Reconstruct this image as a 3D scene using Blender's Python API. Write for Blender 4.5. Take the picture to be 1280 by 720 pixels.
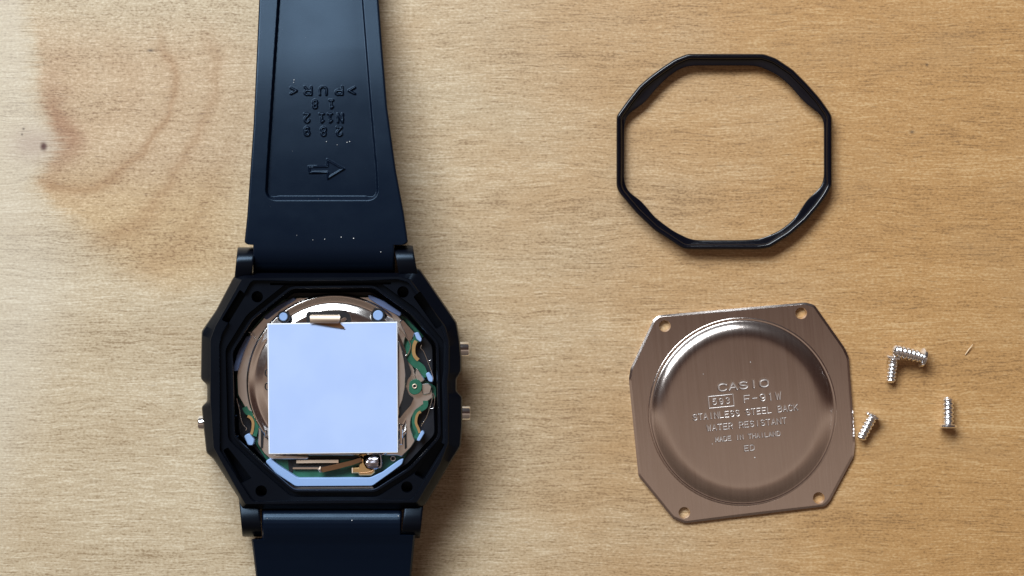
import bpy, bmesh, math, random
import numpy as np
from mathutils import Vector, Matrix

random.seed(7); rng = np.random.default_rng(7)
for o in list(bpy.data.objects): bpy.data.objects.remove(o)
SC = bpy.context.scene
COL = SC.collection
MM = 0.001                      # everything below is laid out in millimetres
Z0 = 0.75                       # the table top stands this high, metres
CH = 240.0                      # camera height above the table, mm

# ------------------------------------------------------------------ camera
cam = bpy.data.cameras.new('camera'); camo = bpy.data.objects.new('camera', cam); COL.objects.link(camo)
camo.location = (0, 0, CH*MM+Z0); cam.sensor_width = 36; cam.lens = 36*CH/128.0
cam.clip_start = 0.01; cam.clip_end = 20
SC.camera = camo

# ------------------------------------------------------------------ world (dim warm room) and window light
W = bpy.data.worlds.new('World'); SC.world = W; W.use_nodes = True
wn = W.node_tree; wn.nodes.clear()
out = wn.nodes.new('ShaderNodeOutputWorld'); bg = wn.nodes.new('ShaderNodeBackground')
tc = wn.nodes.new('ShaderNodeTexCoord'); sep = wn.nodes.new('ShaderNodeSeparateXYZ')
ramp = wn.nodes.new('ShaderNodeValToRGB'); mr = wn.nodes.new('ShaderNodeMapRange')
wn.links.new(tc.outputs['Generated'], sep.inputs[0]); wn.links.new(sep.outputs['Y'], mr.inputs[0])
mr.inputs[1].default_value = -1; mr.inputs[2].default_value = 1
wn.links.new(mr.outputs[0], ramp.inputs[0])
e = ramp.color_ramp.elements
e[0].position = 0.0; e[0].color = (0.10, 0.075, 0.06, 1)
e[1].position = 1.0; e[1].color = (0.085, 0.08, 0.085, 1)
for p, c in ((0.30, (0.17, 0.125, 0.10, 1)), (0.38, (0.26, 0.19, 0.15, 1)), (0.45, (0.44, 0.35, 0.285, 1)), (0.485, (0.15, 0.090, 0.068, 1)), (0.505, (0.048, 0.024, 0.018, 1)), (0.72, (0.05, 0.034, 0.030, 1))):
    q = e.new(p); q.color = c
wn.links.new(ramp.outputs[0], bg.inputs[0]); bg.inputs[1].default_value = 1.0
wn.links.new(bg.outputs[0], out.inputs[0])

def area(name, loc, target, sx, sy, power, color):
    l = bpy.data.lights.new(name, 'AREA'); l.shape = 'RECTANGLE'; l.size = sx; l.size_y = sy
    l.energy = power; l.color = color
    o = bpy.data.objects.new(name, l); COL.objects.link(o); o.location = Vector(loc)+Vector((0, 0, Z0))
    o.rotation_euler = (Vector(target)-Vector(loc)).to_track_quat('-Z', 'Y').to_euler()
    return o
area('window_light', (-0.35, 0.63, 0.66), (-0.02, 0, 0), 0.85, 0.36, 17.8, (0.88, 0.95, 1.0))

SC.view_settings.view_transform = 'Standard'; SC.view_settings.look = 'None'
SC.view_settings.exposure = 0.0; SC.view_settings.gamma = 1.0
SC.render.engine = 'CYCLES'

# ------------------------------------------------------------------ helpers
def P(px, py, z=0.0):
    """world point (mm) at height z above the table for a photo position"""
    k = (CH - z)/CH*0.1
    return Vector(((px-640)*k, (360-py)*k, z))

def link(name, me, mat, parent=None, origin=(0, 0, 0), smooth=None):
    """me: bmesh or mesh in mm (table coordinates) -> one object in metres"""
    if isinstance(me, bmesh.types.BMesh):
        m = bpy.data.meshes.new(name); bmesh.ops.recalc_face_normals(me, faces=me.faces[:]); me.to_mesh(m); me.free()
    else: m = me; m.name = name
    m.transform(Matrix.Translation(-Vector(origin)*1.0)); m.transform(Matrix.Scale(MM, 4))
    m.materials.clear(); m.materials.append(mat)
    if smooth is not None:
        m.polygons.foreach_set('use_smooth', [True]*len(m.polygons))
        m.set_sharp_from_angle(angle=math.radians(smooth))
    o = bpy.data.objects.new(name, m); COL.objects.link(o)
    if parent is not None: o.parent = parent
    else: o.location = Vector(origin)*MM+Vector((0, 0, Z0))
    return o

def thing(o, label, cat, group=None, kind=None):
    o['label'] = label; o['category'] = cat
    if group: o['group'] = group
    if kind: o['kind'] = kind
    return o

def add_faces(bm, vs, fs):
    v = [bm.verts.new(p) for p in vs]
    for f in fs:
        try: bm.faces.new([v[i] for i in f])
        except ValueError: pass
    return v

def loft(bm, loops, closed_profile=False, cap0=False, cap1=False):
    L = [[bm.verts.new(p) for p in lp] for lp in loops]
    n = len(L[0]); m = len(L)
    for i in range(m if closed_profile else m-1):
        a, b = L[i], L[(i+1) % m]
        for j in range(n):
            k = (j+1) % n
            bm.faces.new((a[j], a[k], b[k], b[j]))
    if cap0: bm.faces.new(L[0])
    if cap1: bm.faces.new(L[-1])
    return L

def round_poly(pts, r, seg=4):
    """rounds the corners of a 2-D polygon"""
    if r <= 0: return [Vector(p) for p in pts]
    pts = [Vector(p) for p in pts]; o = []; n = len(pts)
    for i in range(n):
        a, b, c = pts[i-1], pts[i], pts[(i+1) % n]
        d1 = a-b; d2 = c-b; t = min(r, d1.length*.45, d2.length*.45)
        p1 = b+d1.normalized()*t; p2 = b+d2.normalized()*t
        for k in range(seg+1):
            s = k/seg; o.append(p1*(1-s)**2 + b*2*s*(1-s) + p2*s*s)
    return o

def area2(p): return sum(p[i-1][0]*p[i][1]-p[i][0]*p[i-1][1] for i in range(len(p)))/2

def inset(pts, d):
    pts = [Vector(p) for p in pts]; n = len(pts); s = 1 if area2(pts) > 0 else -1; o = []
    for i in range(n):
        a, b, c = pts[i-1], pts[i], pts[(i+1) % n]
        e1 = (b-a); e2 = (c-b)
        if e1.length < 1e-9 or e2.length < 1e-9: o.append(b.copy()); continue
        n1 = Vector((-e1.y, e1.x)).normalized()*s; n2 = Vector((-e2.y, e2.x)).normalized()*s
        h = n1+n2
        h = h/max(h.length_squared, .5)*2
        o.append(b+h*d)
    return o

def slab(bm, pts_px, z0, z1, r=0.0, bev=0.0):
    """flat piece from a photo outline, top at z1, bottom at z0, small bevel (mm)"""
    q = [P(x, y, z1).xy for x, y in round_poly(pts_px, r)]
    if area2(q) < 0: q.reverse()
    lo = [Vector((p.x, p.y, z0)) for p in q]
    if bev > 0:
        qi = inset(q, bev)
        mid = [Vector((p.x, p.y, z1-bev)) for p in q]; top = [Vector((p.x, p.y, z1)) for p in qi]
        loft(bm, [lo, mid, top], cap0=True, cap1=True)
    else:
        loft(bm, [lo, [Vector((p.x, p.y, z1)) for p in q]], cap0=True, cap1=True)
    return bm

def piece(name, pts, z0, z1, mat, parent, r=0.0, bev=0.0, smooth=35):
    return link(name, slab(bmesh.new(), pts, z0, z1, r, bev), mat, parent, ORG, smooth)

def tube(bm, pts, rad, seg=8):
    pts = [Vector(p) for p in pts]; loops = []
    up = Vector((0, 0, 1))
    for i, p in enumerate(pts):
        t = (pts[min(i+1, len(pts)-1)]-pts[max(i-1, 0)]).normalized()
        a = t.cross(up)
        a = a.normalized() if a.length > 1e-4 else Vector((1, 0, 0))
        b = a.cross(t).normalized()
        rr = rad[i] if isinstance(rad, (list, tuple)) else rad
        loops.append([p + (a*math.cos(2*math.pi*k/seg)+b*math.sin(2*math.pi*k/seg))*rr for k in range(seg)])
    loft(bm, loops, cap0=True, cap1=True)
    return bm

def spline(pts, n=6):
    pts = [Vector(p) for p in pts]; o = []
    for i in range(len(pts)-1):
        p0 = pts[max(i-1, 0)]; p1 = pts[i]; p2 = pts[i+1]; p3 = pts[min(i+2, len(pts)-1)]
        for k in range(n):
            t = k/n
            o.append(0.5*((2*p1)+(p2-p0)*t+(2*p0-5*p1+4*p2-p3)*t*t+(3*p1-p0-3*p2+p3)*t**3))
    o.append(pts[-1]); return o

def ribbon(bm, path, w, th=0.12):
    """bent strip: path of points (mm), width(s) across the in-plane normal"""
    rows = []
    for i, p in enumerate(path):
        t = (path[min(i+1, len(path)-1)]-path[max(i-1, 0)])
        t2 = Vector((t.x, t.y, 0)).normalized(); nrm = Vector((-t2.y, t2.x, 0))
        up = nrm.cross(t.normalized()); up = -up if up.z < 0 else up
        ww = w[i] if isinstance(w, (list, tuple)) else w
        a = p+nrm*ww/2; b = p-nrm*ww/2
        rows.append([a, b, b-up*th, a-up*th])
    loft(bm, rows, cap0=True, cap1=True)
    return bm

def radial(poly, c, n, smooth=0):
    """r(theta) of a star-shaped outline about c (photo px)"""
    A = np.array(poly, float)-np.array(c); B = np.roll(A, -1, axis=0)
    th = np.arange(n)*2*np.pi/n; R = np.zeros(n)
    for i, t in enumerate(th):
        d = np.array([math.cos(t), math.sin(t)]); e = B-A
        den = d[0]*e[:, 1]-d[1]*e[:, 0]; den = np.where(abs(den) < 1e-12, 1e-12, den)
        s = (A[:, 0]*e[:, 1]-A[:, 1]*e[:, 0])/den
        u = (A[:, 0]*d[1]-A[:, 1]*d[0])/den
        ok = (u >= -1e-9) & (u <= 1+1e-9) & (s > 0)
        R[i] = s[ok].max() if ok.any() else 0
    if smooth:
        k = np.exp(-0.5*(np.arange(-3*smooth, 3*smooth+1)/smooth)**2); k /= k.sum()
        R = np.convolve(np.concatenate([R[-3*smooth:], R, R[:3*smooth]]), k, 'valid')
    return R

def ploop(R, c, z):
    n = len(R)
    return [P(c[0]+R[i]*math.cos(2*math.pi*i/n), c[1]+R[i]*math.sin(2*math.pi*i/n), z) for i in range(n)]

def boolean_cut(body_bm, cut_bm):
    a = bpy.data.meshes.new('tmp_a'); bmesh.ops.recalc_face_normals(body_bm, faces=body_bm.faces[:]); body_bm.to_mesh(a); body_bm.free()
    b = bpy.data.meshes.new('tmp_b'); bmesh.ops.recalc_face_normals(cut_bm, faces=cut_bm.faces[:]); cut_bm.to_mesh(b); cut_bm.free()
    oa = bpy.data.objects.new('tmp_a', a); ob = bpy.data.objects.new('tmp_b', b); COL.objects.link(oa); COL.objects.link(ob)
    md = oa.modifiers.new('cut', 'BOOLEAN'); md.object = ob; md.operation = 'DIFFERENCE'; md.solver = 'EXACT'
    dg = bpy.context.evaluated_depsgraph_get()
    m = bpy.data.meshes.new_from_object(oa.evaluated_get(dg))
    bpy.data.objects.remove(oa); bpy.data.objects.remove(ob)
    return m

# ------------------------------------------------------------------ material helpers
class N:
    """small node-expression builder"""
    def __init__(s, nt, sock): s.nt, s.s = nt, sock
    def _m(s, op, *a, clamp=False):
        n = s.nt.nodes.new('ShaderNodeMath'); n.operation = op; n.use_clamp = clamp
        for i, x in enumerate((s,)+a):
            if isinstance(x, N): s.nt.links.new(x.s, n.inputs[i])
            else: n.inputs[i].default_value = x
        return N(s.nt, n.outputs[0])
    def __add__(s, o): return s._m('ADD', o)
    def __radd__(s, o): return s._m('ADD', o)
    def __sub__(s, o): return s._m('SUBTRACT', o)
    def __rsub__(s, o): return (s*-1.0)+o
    def __mul__(s, o): return s._m('MULTIPLY', o)
    def __rmul__(s, o): return s._m('MULTIPLY', o)
    def __truediv__(s, o): return s._m('DIVIDE', o)
    def sq(s): return s._m('MULTIPLY', s)
    def sqrt(s): return s._m('SQRT')
    def sin(s): return s._m('SINE')
    def abs(s): return s._m('ABSOLUTE')
    def exp(s): return s._m('EXPONENT')
    def max(s, o): return s._m('MAXIMUM', o)
    def clamp(s): return s._m('ADD', 0.0, clamp=True)
    def sstep(s, a, b):
        n = s.nt.nodes.new('ShaderNodeMapRange'); n.interpolation_type = 'SMOOTHSTEP'
        s.nt.links.new(s.s, n.inputs[0]); n.inputs[1].default_value = a; n.inputs[2].default_value = b
        n.inputs[3].default_value = 0; n.inputs[4].default_value = 1
        return N(s.nt, n.outputs[0])

def new_mat(name, color=(.5, .5, .5), rough=.5, metal=0.0, spec=.5):
    m = bpy.data.materials.new(name); m.use_nodes = True
    b = m.node_tree.nodes['Principled BSDF']
    b.inputs['Base Color'].default_value = (*color, 1); b.inputs['Roughness'].default_value = rough
    b.inputs['Metallic'].default_value = metal; b.inputs['Specular IOR Level'].default_value = spec
    return m, m.node_tree, b

def objco(nt, scale=(1, 1, 1), rot=(0, 0, 0), loc=(0, 0, 0)):
    t = nt.nodes.new('ShaderNodeTexCoord'); mp = nt.nodes.new('ShaderNodeMapping')
    mp.inputs['Scale'].default_value = scale; mp.inputs['Rotation'].default_value = rot; mp.inputs['Location'].default_value = loc
    nt.links.new(t.outputs['Object'], mp.inputs[0]); return mp.outputs[0]

def noise(nt, vec, scale=1.0, detail=2.0, rough=.5, dist=0.0):
    n = nt.nodes.new('ShaderNodeTexNoise'); nt.links.new(vec, n.inputs['Vector'])
    n.inputs['Scale'].default_value = scale; n.inputs['Detail'].default_value = detail
    n.inputs['Roughness'].default_value = rough; n.inputs['Distortion'].default_value = dist
    return N(nt, n.outputs['Fac'])

def mixc(nt, f, a, b, mode='MIX'):
    n = nt.nodes.new('ShaderNodeMix'); n.data_type = 'RGBA'; n.blend_type = mode
    if isinstance(f, N): nt.links.new(f.s, n.inputs[0])
    else: n.inputs[0].default_value = f
    for i, x in ((6, a), (7, b)):
        if isinstance(x, tuple): n.inputs[i].default_value = (*x, 1)
        else: nt.links.new(x, n.inputs[i])
    return n.outputs[2]

def bump(nt, b, h, dist, strength=1.0):
    n = nt.nodes.new('ShaderNodeBump'); n.inputs['Strength'].default_value = strength; n.inputs['Distance'].default_value = dist
    nt.links.new(h.s, n.inputs['Height']); nt.links.new(n.outputs[0], b.inputs['Normal'])

def rubber(name, color, rough, grit=0.00001, gs=9000, spec=.5, var=.08):
    m, nt, b = new_mat(name, color, rough, 0, spec)
    v = objco(nt); g = noise(nt, v, gs, 3, .6); big = noise(nt, v, 220, 3, .6)
    bump(nt, b, g, grit, .6)
    nt.links.new((big*var*2 + (rough-var)).s, b.inputs['Roughness'])
    return m

M = {}
M['case'] = rubber('black_case_resin', (0.0014, 0.0018, 0.004), .34, .000006, 12000, .27)
M['strap'] = rubber('black_strap_resin', (0.0017, 0.0045, 0.0125), .34, .000011, 7000, .31)
M['strap'].node_tree.nodes['Principled BSDF'].inputs['Specular Tint'].default_value = (.50, .73, 1, 1)
M['case'].node_tree.nodes['Principled BSDF'].inputs['Specular Tint'].default_value = (.55, .75, 1, 1)
M['gasket'] = rubber('black_rubber_seal', (0.002, 0.0026, 0.006), .17, .000002, 9000, .45)
M['module_body'] = rubber('dark_module_resin', (0.006, 0.008, 0.014), .45)
M['black'] = rubber('black_resin_and_hole_shade', (0.003, 0.003, 0.005), .5)  # black resin, also laid as sheets for the shade in holes and gaps
M['lightguide'] = rubber('light_blue_resin', (0.26, 0.40, 0.68), .45, .000003)
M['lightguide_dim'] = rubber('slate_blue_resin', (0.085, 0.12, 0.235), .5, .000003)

def metal(name, color, rough, brush=None, amt=.00001, var=.05):
    m, nt, b = new_mat(name, color, rough, 1.0)
    v = objco(nt, brush or (4000, 4000, 4000)); n = noise(nt, v, 1.0, 4, .65)
    bump(nt, b, n, amt, .5)
    nt.links.new((n*var*2+(rough-var)).s, b.inputs['Roughness'])
    return m
M['chrome'] = metal('polished_steel', (0.86, 0.86, 0.86), .10, None, .000004, .04)
M['screw'] = metal('nickel_plated_steel', (0.92, 0.92, 0.93), .22, (9000, 9000, 9000), .000005, .05)
M['plate_steel'] = metal('rolled_module_steel', (0.93, 0.88, 0.83), .30, (400, 3000, 400), .000006)
M['cap_steel'] = metal('pressed_cap_steel', (0.86, 0.82, 0.79), .16, (1500, 1500, 1500), .000003)
M['bronze'] = metal('phosphor_bronze', (0.85, 0.70, 0.56), .52)
M['brown_bronze'] = metal('shaded_bronze', (0.32, 0.18, 0.10), .38)  # darker bronze: shade on the downward slopes put into the colour
M['gold'] = metal('gold_plated_contact', (0.95, 0.64, 0.30), .36)
M['solder'] = metal('solder_lump', (0.55, 0.53, 0.60), .28, (2500, 2500, 2500), .00008)

# circuit board, green mask
m, nt, b = new_mat('circuit_board_green', (0.012, 0.09, 0.055), .35)
v = objco(nt); n1 = noise(nt, v, 900, 3); nt.links.new(mixc(nt, n1, (0.008, 0.055, 0.034), (0.028, 0.15, 0.095)), b.inputs['Base Color'])
bump(nt, b, n1, .00002); M['pcb'] = m
# insulating pad, pale blue foil
m, nt, b = new_mat('pale_blue_pad', (0.5, 0.6, 0.9), .55)
v = objco(nt); n1 = noise(nt, v, 160, 3); nt.links.new(mixc(nt, n1.sstep(.35, .68), (0.405, 0.53, 0.84), (0.435, 0.56, 0.86)), b.inputs['Base Color'])
M['pad'] = m
m, nt, b = new_mat('white_pad_edge', (0.85, 0.88, 0.95), .6)
M['pad_edge'] = m
# splinter and dust
m, nt, b = new_mat('pale_splinter', (0.8, 0.62, 0.42), .6); M['splinter'] = m
m, nt, b = new_mat('grey_lint', (0.75, 0.75, 0.75), .8); M['lint'] = m

# brushed stainless plate: brushing runs across the lettering
ROT = math.radians(5.3)
m, nt, b = new_mat('brushed_stainless', (0.66, 0.60, 0.565), .30, 1.0)
v = objco(nt, (1, 1, 1), (0, 0, -ROT))
mp = nt.nodes.new('ShaderNodeMapping'); nt.links.new(v, mp.inputs[0]); mp.inputs['Scale'].default_value = (14000, 260, 600)
mp2 = nt.nodes.new('ShaderNodeMapping'); nt.links.new(v, mp2.inputs[0]); mp2.inputs['Scale'].default_value = (3200, 60, 300)
f1 = noise(nt, mp.outputs[0], 1, 5, .7); f2 = noise(nt, mp2.outputs[0], 1, 3, .6)
sc_ = noise(nt, v, 420, 2)
bump(nt, b, f1*0.6+f2*0.6, .0000045, .8)
at_ = nt.nodes.new('ShaderNodeAttribute'); at_.attribute_name = 'stamp'; st_ = N(nt, at_.outputs['Fac'])
nt.links.new((f2*.07+.15+st_*.24).s, b.inputs['Roughness'])
cc_ = mixc(nt, (f1*.6+f2*.6+sc_*.2).sstep(.35, 1.05), (0.66, 0.57, 0.52), (0.78, 0.69, 0.64))
sw_ = st_*(noise(nt, v, 1500, 2).sstep(.38, .62)*.5+.15)
nt.links.new(mixc(nt, sw_, cc_, (0.88, 0.83, 0.80)), b.inputs['Base Color'])
M['stainless'] = m

# ---- varnished birch: all wood figure is worked out on table coordinates (10 units = 1 mm)
m, nt, b = new_mat('varnished_birch', (.5, .35, .2), .42)
tcn = nt.nodes.new('ShaderNodeTexCoord'); sx = nt.nodes.new('ShaderNodeSeparateXYZ'); nt.links.new(tcn.outputs['Object'], sx.inputs[0])
X = N(nt, sx.outputs[0])*10000.0+640.0; Y = 360.0-N(nt, sx.outputs[1])*10000.0
def vec(x, y, z=0.0):
    c = nt.nodes.new('ShaderNodeCombineXYZ')
    for i, a in enumerate((x, y, z)):
        if isinstance(a, N): nt.links.new(a.s, c.inputs[i])
        else: c.inputs[i].default_value = a
    return c.outputs[0]
wx = noise(nt, vec(X*.006, Y*.012, 3.1), 1, 3)-.5; wy = noise(nt, vec(X*.006, Y*.012, 9.7), 1, 3)-.5
wf = noise(nt, vec(X*.05, Y*.05, 1.7), 1, 2)-.5
Yg = Y + wy*26.0 + wf*3.0
streak = noise(nt, vec(X*.007, Yg*.16, 0.0), 1, 5, .62)          # long fibre bands
fibre = noise(nt, vec(X*.018, Yg*.36, 5.0), 1, 4, .68)           # fine fibres
pores = noise(nt, vec(X*.045, Yg*.50, 8.0), 1, 2, .6).sstep(.60, .74)
dots = noise(nt, vec(X*.26, Y*.42, 2.0), 1, 2, .6)               # chatoyant speckle
curl = noise(nt, vec(X*.10, Y*.20, 6.0), 1, 3, .6)
band = noise(nt, vec(X*.0022, Yg*.018, 4.0), 1, 4, .55)
blot = noise(nt, vec(X*.006, Y*.010, 12.0), 1, 3, .55)
# knot figure, upper left
bd = ((Y-178.0).sq()*(-1/1300.0)).exp()*25.0 + 47.0 + (Y-238.0).max(0.0)*0.95 - (75.0-Y).max(0.0)*0.15 + wf*14.0 + wx*26.0 + (noise(nt, vec(X*.02, Y*.34, 15.0), 1, 3, .65)-.5)*34.0
low = (Y+wy*60.0).sstep(205.0, 300.0)
ub = (X-bd)*(1.0-low*.78)
heart = ub.sstep(-6.0, 14.0)*(1.0-(X-230.0).sstep(0.0, 170.0))*(1.0-(Y-330.0+wy*60.0).sstep(0.0, 60.0))
topfade = (Y+wy*50.0).sstep(0.0, 75.0)
dE = ((X-90.0+wx*60.0+wf*10.0).sq() + ((Y-90.0+wy*60.0)*.8).sq()).sqrt()
rings = ((dE*0.115 + wf*1.1).sin())*.5+.5
ring1 = ((dE-122.0).sq()*(-1/26.0)).exp() + ((dE-172.0).sq()*(-1/60.0)).exp()*.7 + ((dE-215.0).sq()*(-1/160.0)).exp()*.5
edge = ((X-bd-16.0).sq()*(-1/330.0)).exp()*(((Y-158.0).sq()*(-1/3300.0)).exp())
dk = ((X-54.5).sq() + ((Y-183.0)*.8).sq()).sqrt()
knot = 1.0-(dk+wf*5.0+wx*6.0).sstep(1.2, 6.6)
halo = (((X-42.0).sq()*(1/900.0)+(Y-180.0).sq()*(1/420.0))*-1.0).exp()
def spot(x, y, r, ax=1.0): return (((X-x).sq()*(ax/(r*r))+(Y-y).sq()*(1/(r*r)))*-1.0).exp()
specks = spot(29.5, 161, 1.6)+spot(27.5, 168, 1.4)+spot(1140, 165, 2.0, .5)+spot(1158.5, 81, 1.8)+spot(188, 63, 1.8, .2)
# grain strength: speckled and curly in the figured area, streaky elsewhere
fig = heart*.75
fine = noise(nt, vec(X*.030, Yg*.62, 3.0), 1, 2, .6)
tone = (streak-.5)*(0.42-fig*.25) + (fibre-.5)*(0.62-fig*.30) + (fine-.5)*(.95-fig*.45) + (dots-.5)*(.95+fig*.30) + (curl-.5)*(.30+fig*.55) + (band-.5)*.62
warm_falloff = (X+ (blot-.5)*420.0 - (Y-360.0)*0.15).sstep(330.0, 1150.0)  # window sheen and falloff painted in: paler and greyer left, warmer right
c_mid = mixc(nt, warm_falloff, (0.505, 0.392, 0.25), (0.462, 0.248, 0.086))
c_dark = mixc(nt, warm_falloff, (0.29, 0.195, 0.105), (0.265, 0.138, 0.048))
c_lite = mixc(nt, warm_falloff, (0.68, 0.575, 0.415), (0.60, 0.382, 0.175))
t = (tone*1.15+.53)
col = mixc(nt, t.sstep(.12, .52), c_dark, c_mid)
col = mixc(nt, t.sstep(.50, .95), col, c_lite)
col = mixc(nt, pores*.42, col, (0.20, 0.125, 0.06))
bl = (blot-.5).sstep(.02, .20)*(1.0-heart)
col = mixc(nt, bl*.16, col, (0.40, 0.26, 0.13))
col = mixc(nt, heart*topfade*.9, col, mixc(nt, (Y-190.0+wy*80.0).sstep(0, 90), (0.93, 0.82, 0.74), (0.95, 0.82, 0.64)), 'MULTIPLY')
col = mixc(nt, (ring1*heart*topfade*.8).clamp(), col, (0.76, 0.65, 0.54), 'MULTIPLY')
col = mixc(nt, (rings*heart*topfade*.22).clamp(), col, (0.86, 0.75, 0.64), 'MULTIPLY')
col = mixc(nt, (edge*.95).clamp(), col, (0.68, 0.52, 0.44), 'MULTIPLY')
pale = (1.0-ub.sstep(-24.0, 10.0))*(1.0-(X+Y*.35-270.0).sstep(-110.0, 0.0))
col = mixc(nt, pale*.30, col, (0.66, 0.62, 0.53))
col = mixc(nt, halo*.55, col, (0.36, 0.25, 0.20))
col = mixc(nt, knot, col, (0.075, 0.020, 0.012))
col = mixc(nt, specks.clamp()*.8, col, (0.06, 0.035, 0.02))
nt.links.new(col, b.inputs['Base Color'])
bump(nt, b, fibre*.55+fine*.4+pores*-.35+streak*.35+dots*.5, .000032, .6)
nt.links.new((dots*.22+fibre*.12+.33).s, b.inputs['Roughness'])
b.inputs['Specular IOR Level'].default_value = .8
M['wood'] = m

# ------------------------------------------------------------------ the table top
bm = bmesh.new()
hx, hy = 260, 200
lp = [Vector(p) for p in round_poly([(-hx, -hy), (hx, -hy), (hx, hy), (-hx, hy)], 8, 5)]
loft(bm, [[Vector((p.x, p.y, -22)) for p in lp], [Vector((p.x, p.y, -1.2)) for p in lp],
          [Vector((p.x, p.y, 0)) for p in inset(lp, 1.2)]], cap0=True, cap1=True)
tb = link('table_top', bm, M['wood'], None, (0, 0, 0), 30)
thing(tb, 'pale varnished birch table top with fine horizontal grain and a small dark knot', 'table', kind='structure')

# ------------------------------------------------------------------ stroke letters for embossing and engraving
def arc(cx, cy, rx, ry, a0, a1, n=8):
    return [(cx+rx*math.cos(math.radians(a0+(a1-a0)*i/n)), cy+ry*math.sin(math.radians(a0+(a1-a0)*i/n))) for i in range(n+1)]
G = {  # unit cell 0..1 wide, 0..1.5 high, y up
 'A': [[(0, 0), (.5, 1.5), (1, 0)], [(.18, .5), (.82, .5)]],
 'B': [[(0, 0), (0, 1.5), (.6, 1.5)], arc(.6, 1.13, .36, .37, 90, -90), [(.6, .76), (0, .76)], arc(.62, .38, .38, .38, 90, -90), [(.62, 0), (0, 0)]],
 'C': [[(1, 1.25)]+arc(.5, 1.0, .5, .5, 30, 180)+[(0, .5)]+arc(.5, .5, .5, .5, 180, 330)],
 'D': [[(0, 0), (0, 1.5), (.5, 1.5)]+arc(.5, 1.0, .5, .5, 90, 0)+[(1, .5)]+arc(.5, .5, .5, .5, 0, -90)+[(0, 0)]],
 'E': [[(1, 1.5), (0, 1.5), (0, 0), (1, 0)], [(0, .78), (.85, .78)]],
 'F': [[(1, 1.5), (0, 1.5), (0, 0)], [(0, .78), (.85, .78)]],
 'H': [[(0, 0), (0, 1.5)], [(1, 0), (1, 1.5)], [(0, .76), (1, .76)]],
 'I': [[(.5, 0), (.5, 1.5)]],
 'K': [[(0, 0), (0, 1.5)], [(1, 1.5), (0, .6)], [(.3, .88), (1, 0)]],
 'L': [[(0, 1.5), (0, 0), (1, 0)]],
 'M': [[(0, 0), (0, 1.5), (.5, .5), (1, 1.5), (1, 0)]],
 'N': [[(0, 0), (0, 1.5), (1, 0), (1, 1.5)]],
 'O': [arc(.5, 1.0, .5, .5, 0, 180)+arc(.5, .5, .5, .5, 180, 360)+[(1, 1)]],
 'P': [[(0, 0), (0, 1.5), (.6, 1.5)]+arc(.6, 1.1, .4, .4, 90, -90)+[(0, .7)]],
 'R': [[(0, 0), (0, 1.5), (.6, 1.5)]+arc(.6, 1.1, .4, .4, 90, -90)+[(0, .7)], [(.5, .7), (1, 0)]],
 'S': [arc(.5, 1.12, .46, .38, 25, 270)+arc(.5, .38, .48, .38, 90, -155)],
 'T': [[(0, 1.5), (1, 1.5)], [(.5, 1.5), (.5, 0)]],
 'U': [[(0, 1.5), (0, .5)]+arc(.5, .5, .5, .5, 180, 360)+[(1, 1.5)]],
 'W': [[(0, 1.5), (.25, 0), (.5, 1.2), (.75, 0), (1, 1.5)]],
 '1': [[(.2, 1.2), (.55, 1.5), (.55, 0)]],
 'i': [[(.2, 1.2), (.55, 1.5), (.55, 0)], [(.15, 0), (.95, 0)]],
 '2': [arc(.5, 1.05, .48, .45, 170, -30)+[(.05, 0), (1, 0)]],
 '3': [arc(.5, 1.13, .42, .37, 150, -90)+arc(.5, .38, .46, .38, 90, -150)],
 '5': [[(.9, 1.5), (.15, 1.5), (.1, .85)]+arc(.48, .5, .5, .48, 120, -150)],
 '8': [arc(.5, 1.12, .40, .38, -90, 270), arc(.5, .38, .46, .38, 90, 450)],
 '9': [arc(.5, 1.02, .45, .46, 0, 360)+[(.95, 1.0)]+arc(.5, .5, .45, .5, 0, -140)],
 '-': [[(.1, .75), (.9, .75)]],
 '>': [[(.05, 1.35), (.95, .75), (.05, .15)]],
 '<': [[(.95, 1.35), (.05, .75), (.95, .15)]],
}
def glyph_segs(ch, cx, cy, w, h, rot=0.0, flip=False):
    """segments in photo px, centred at (cx, cy)"""
    S = []
    for st in G[ch]:
        q = []
        for x, y in st:
            u = (x-.5)*w; v = -(y-.75)/1.5*h
            if flip: u, v = -u, -v
            q.append((cx+u*math.cos(rot)-v*math.sin(rot), cy+u*math.sin(rot)+v*math.cos(rot)))
        S += [(q[i], q[i+1]) for i in range(len(q)-1)]
    return S
def seg_dist(PX, PY, segs, lim=6.0):
    D = np.full(PX.shape, 99.0)
    for (x0, y0), (x1, y1) in segs:
        bx0, bx1 = min(x0, x1)-lim, max(x0, x1)+lim; by0, by1 = min(y0, y1)-lim, max(y0, y1)+lim
        idx = (PX > bx0) & (PX < bx1) & (PY > by0) & (PY < by1)
        if not idx.any(): continue
        ax = PX[idx]-x0; ay = PY[idx]-y0; dx, dy = x1-x0, y1-y0; L = dx*dx+dy*dy+1e-9
        t = np.clip((ax*dx+ay*dy)/L, 0, 1)
        D[idx] = np.minimum(D[idx], np.hypot(ax-t*dx, ay-t*dy))
    return D
def sstep(a, b, x):
    t = np.clip((x-a)/(b-a), 0, 1); return t*t*(3-2*t)

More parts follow.
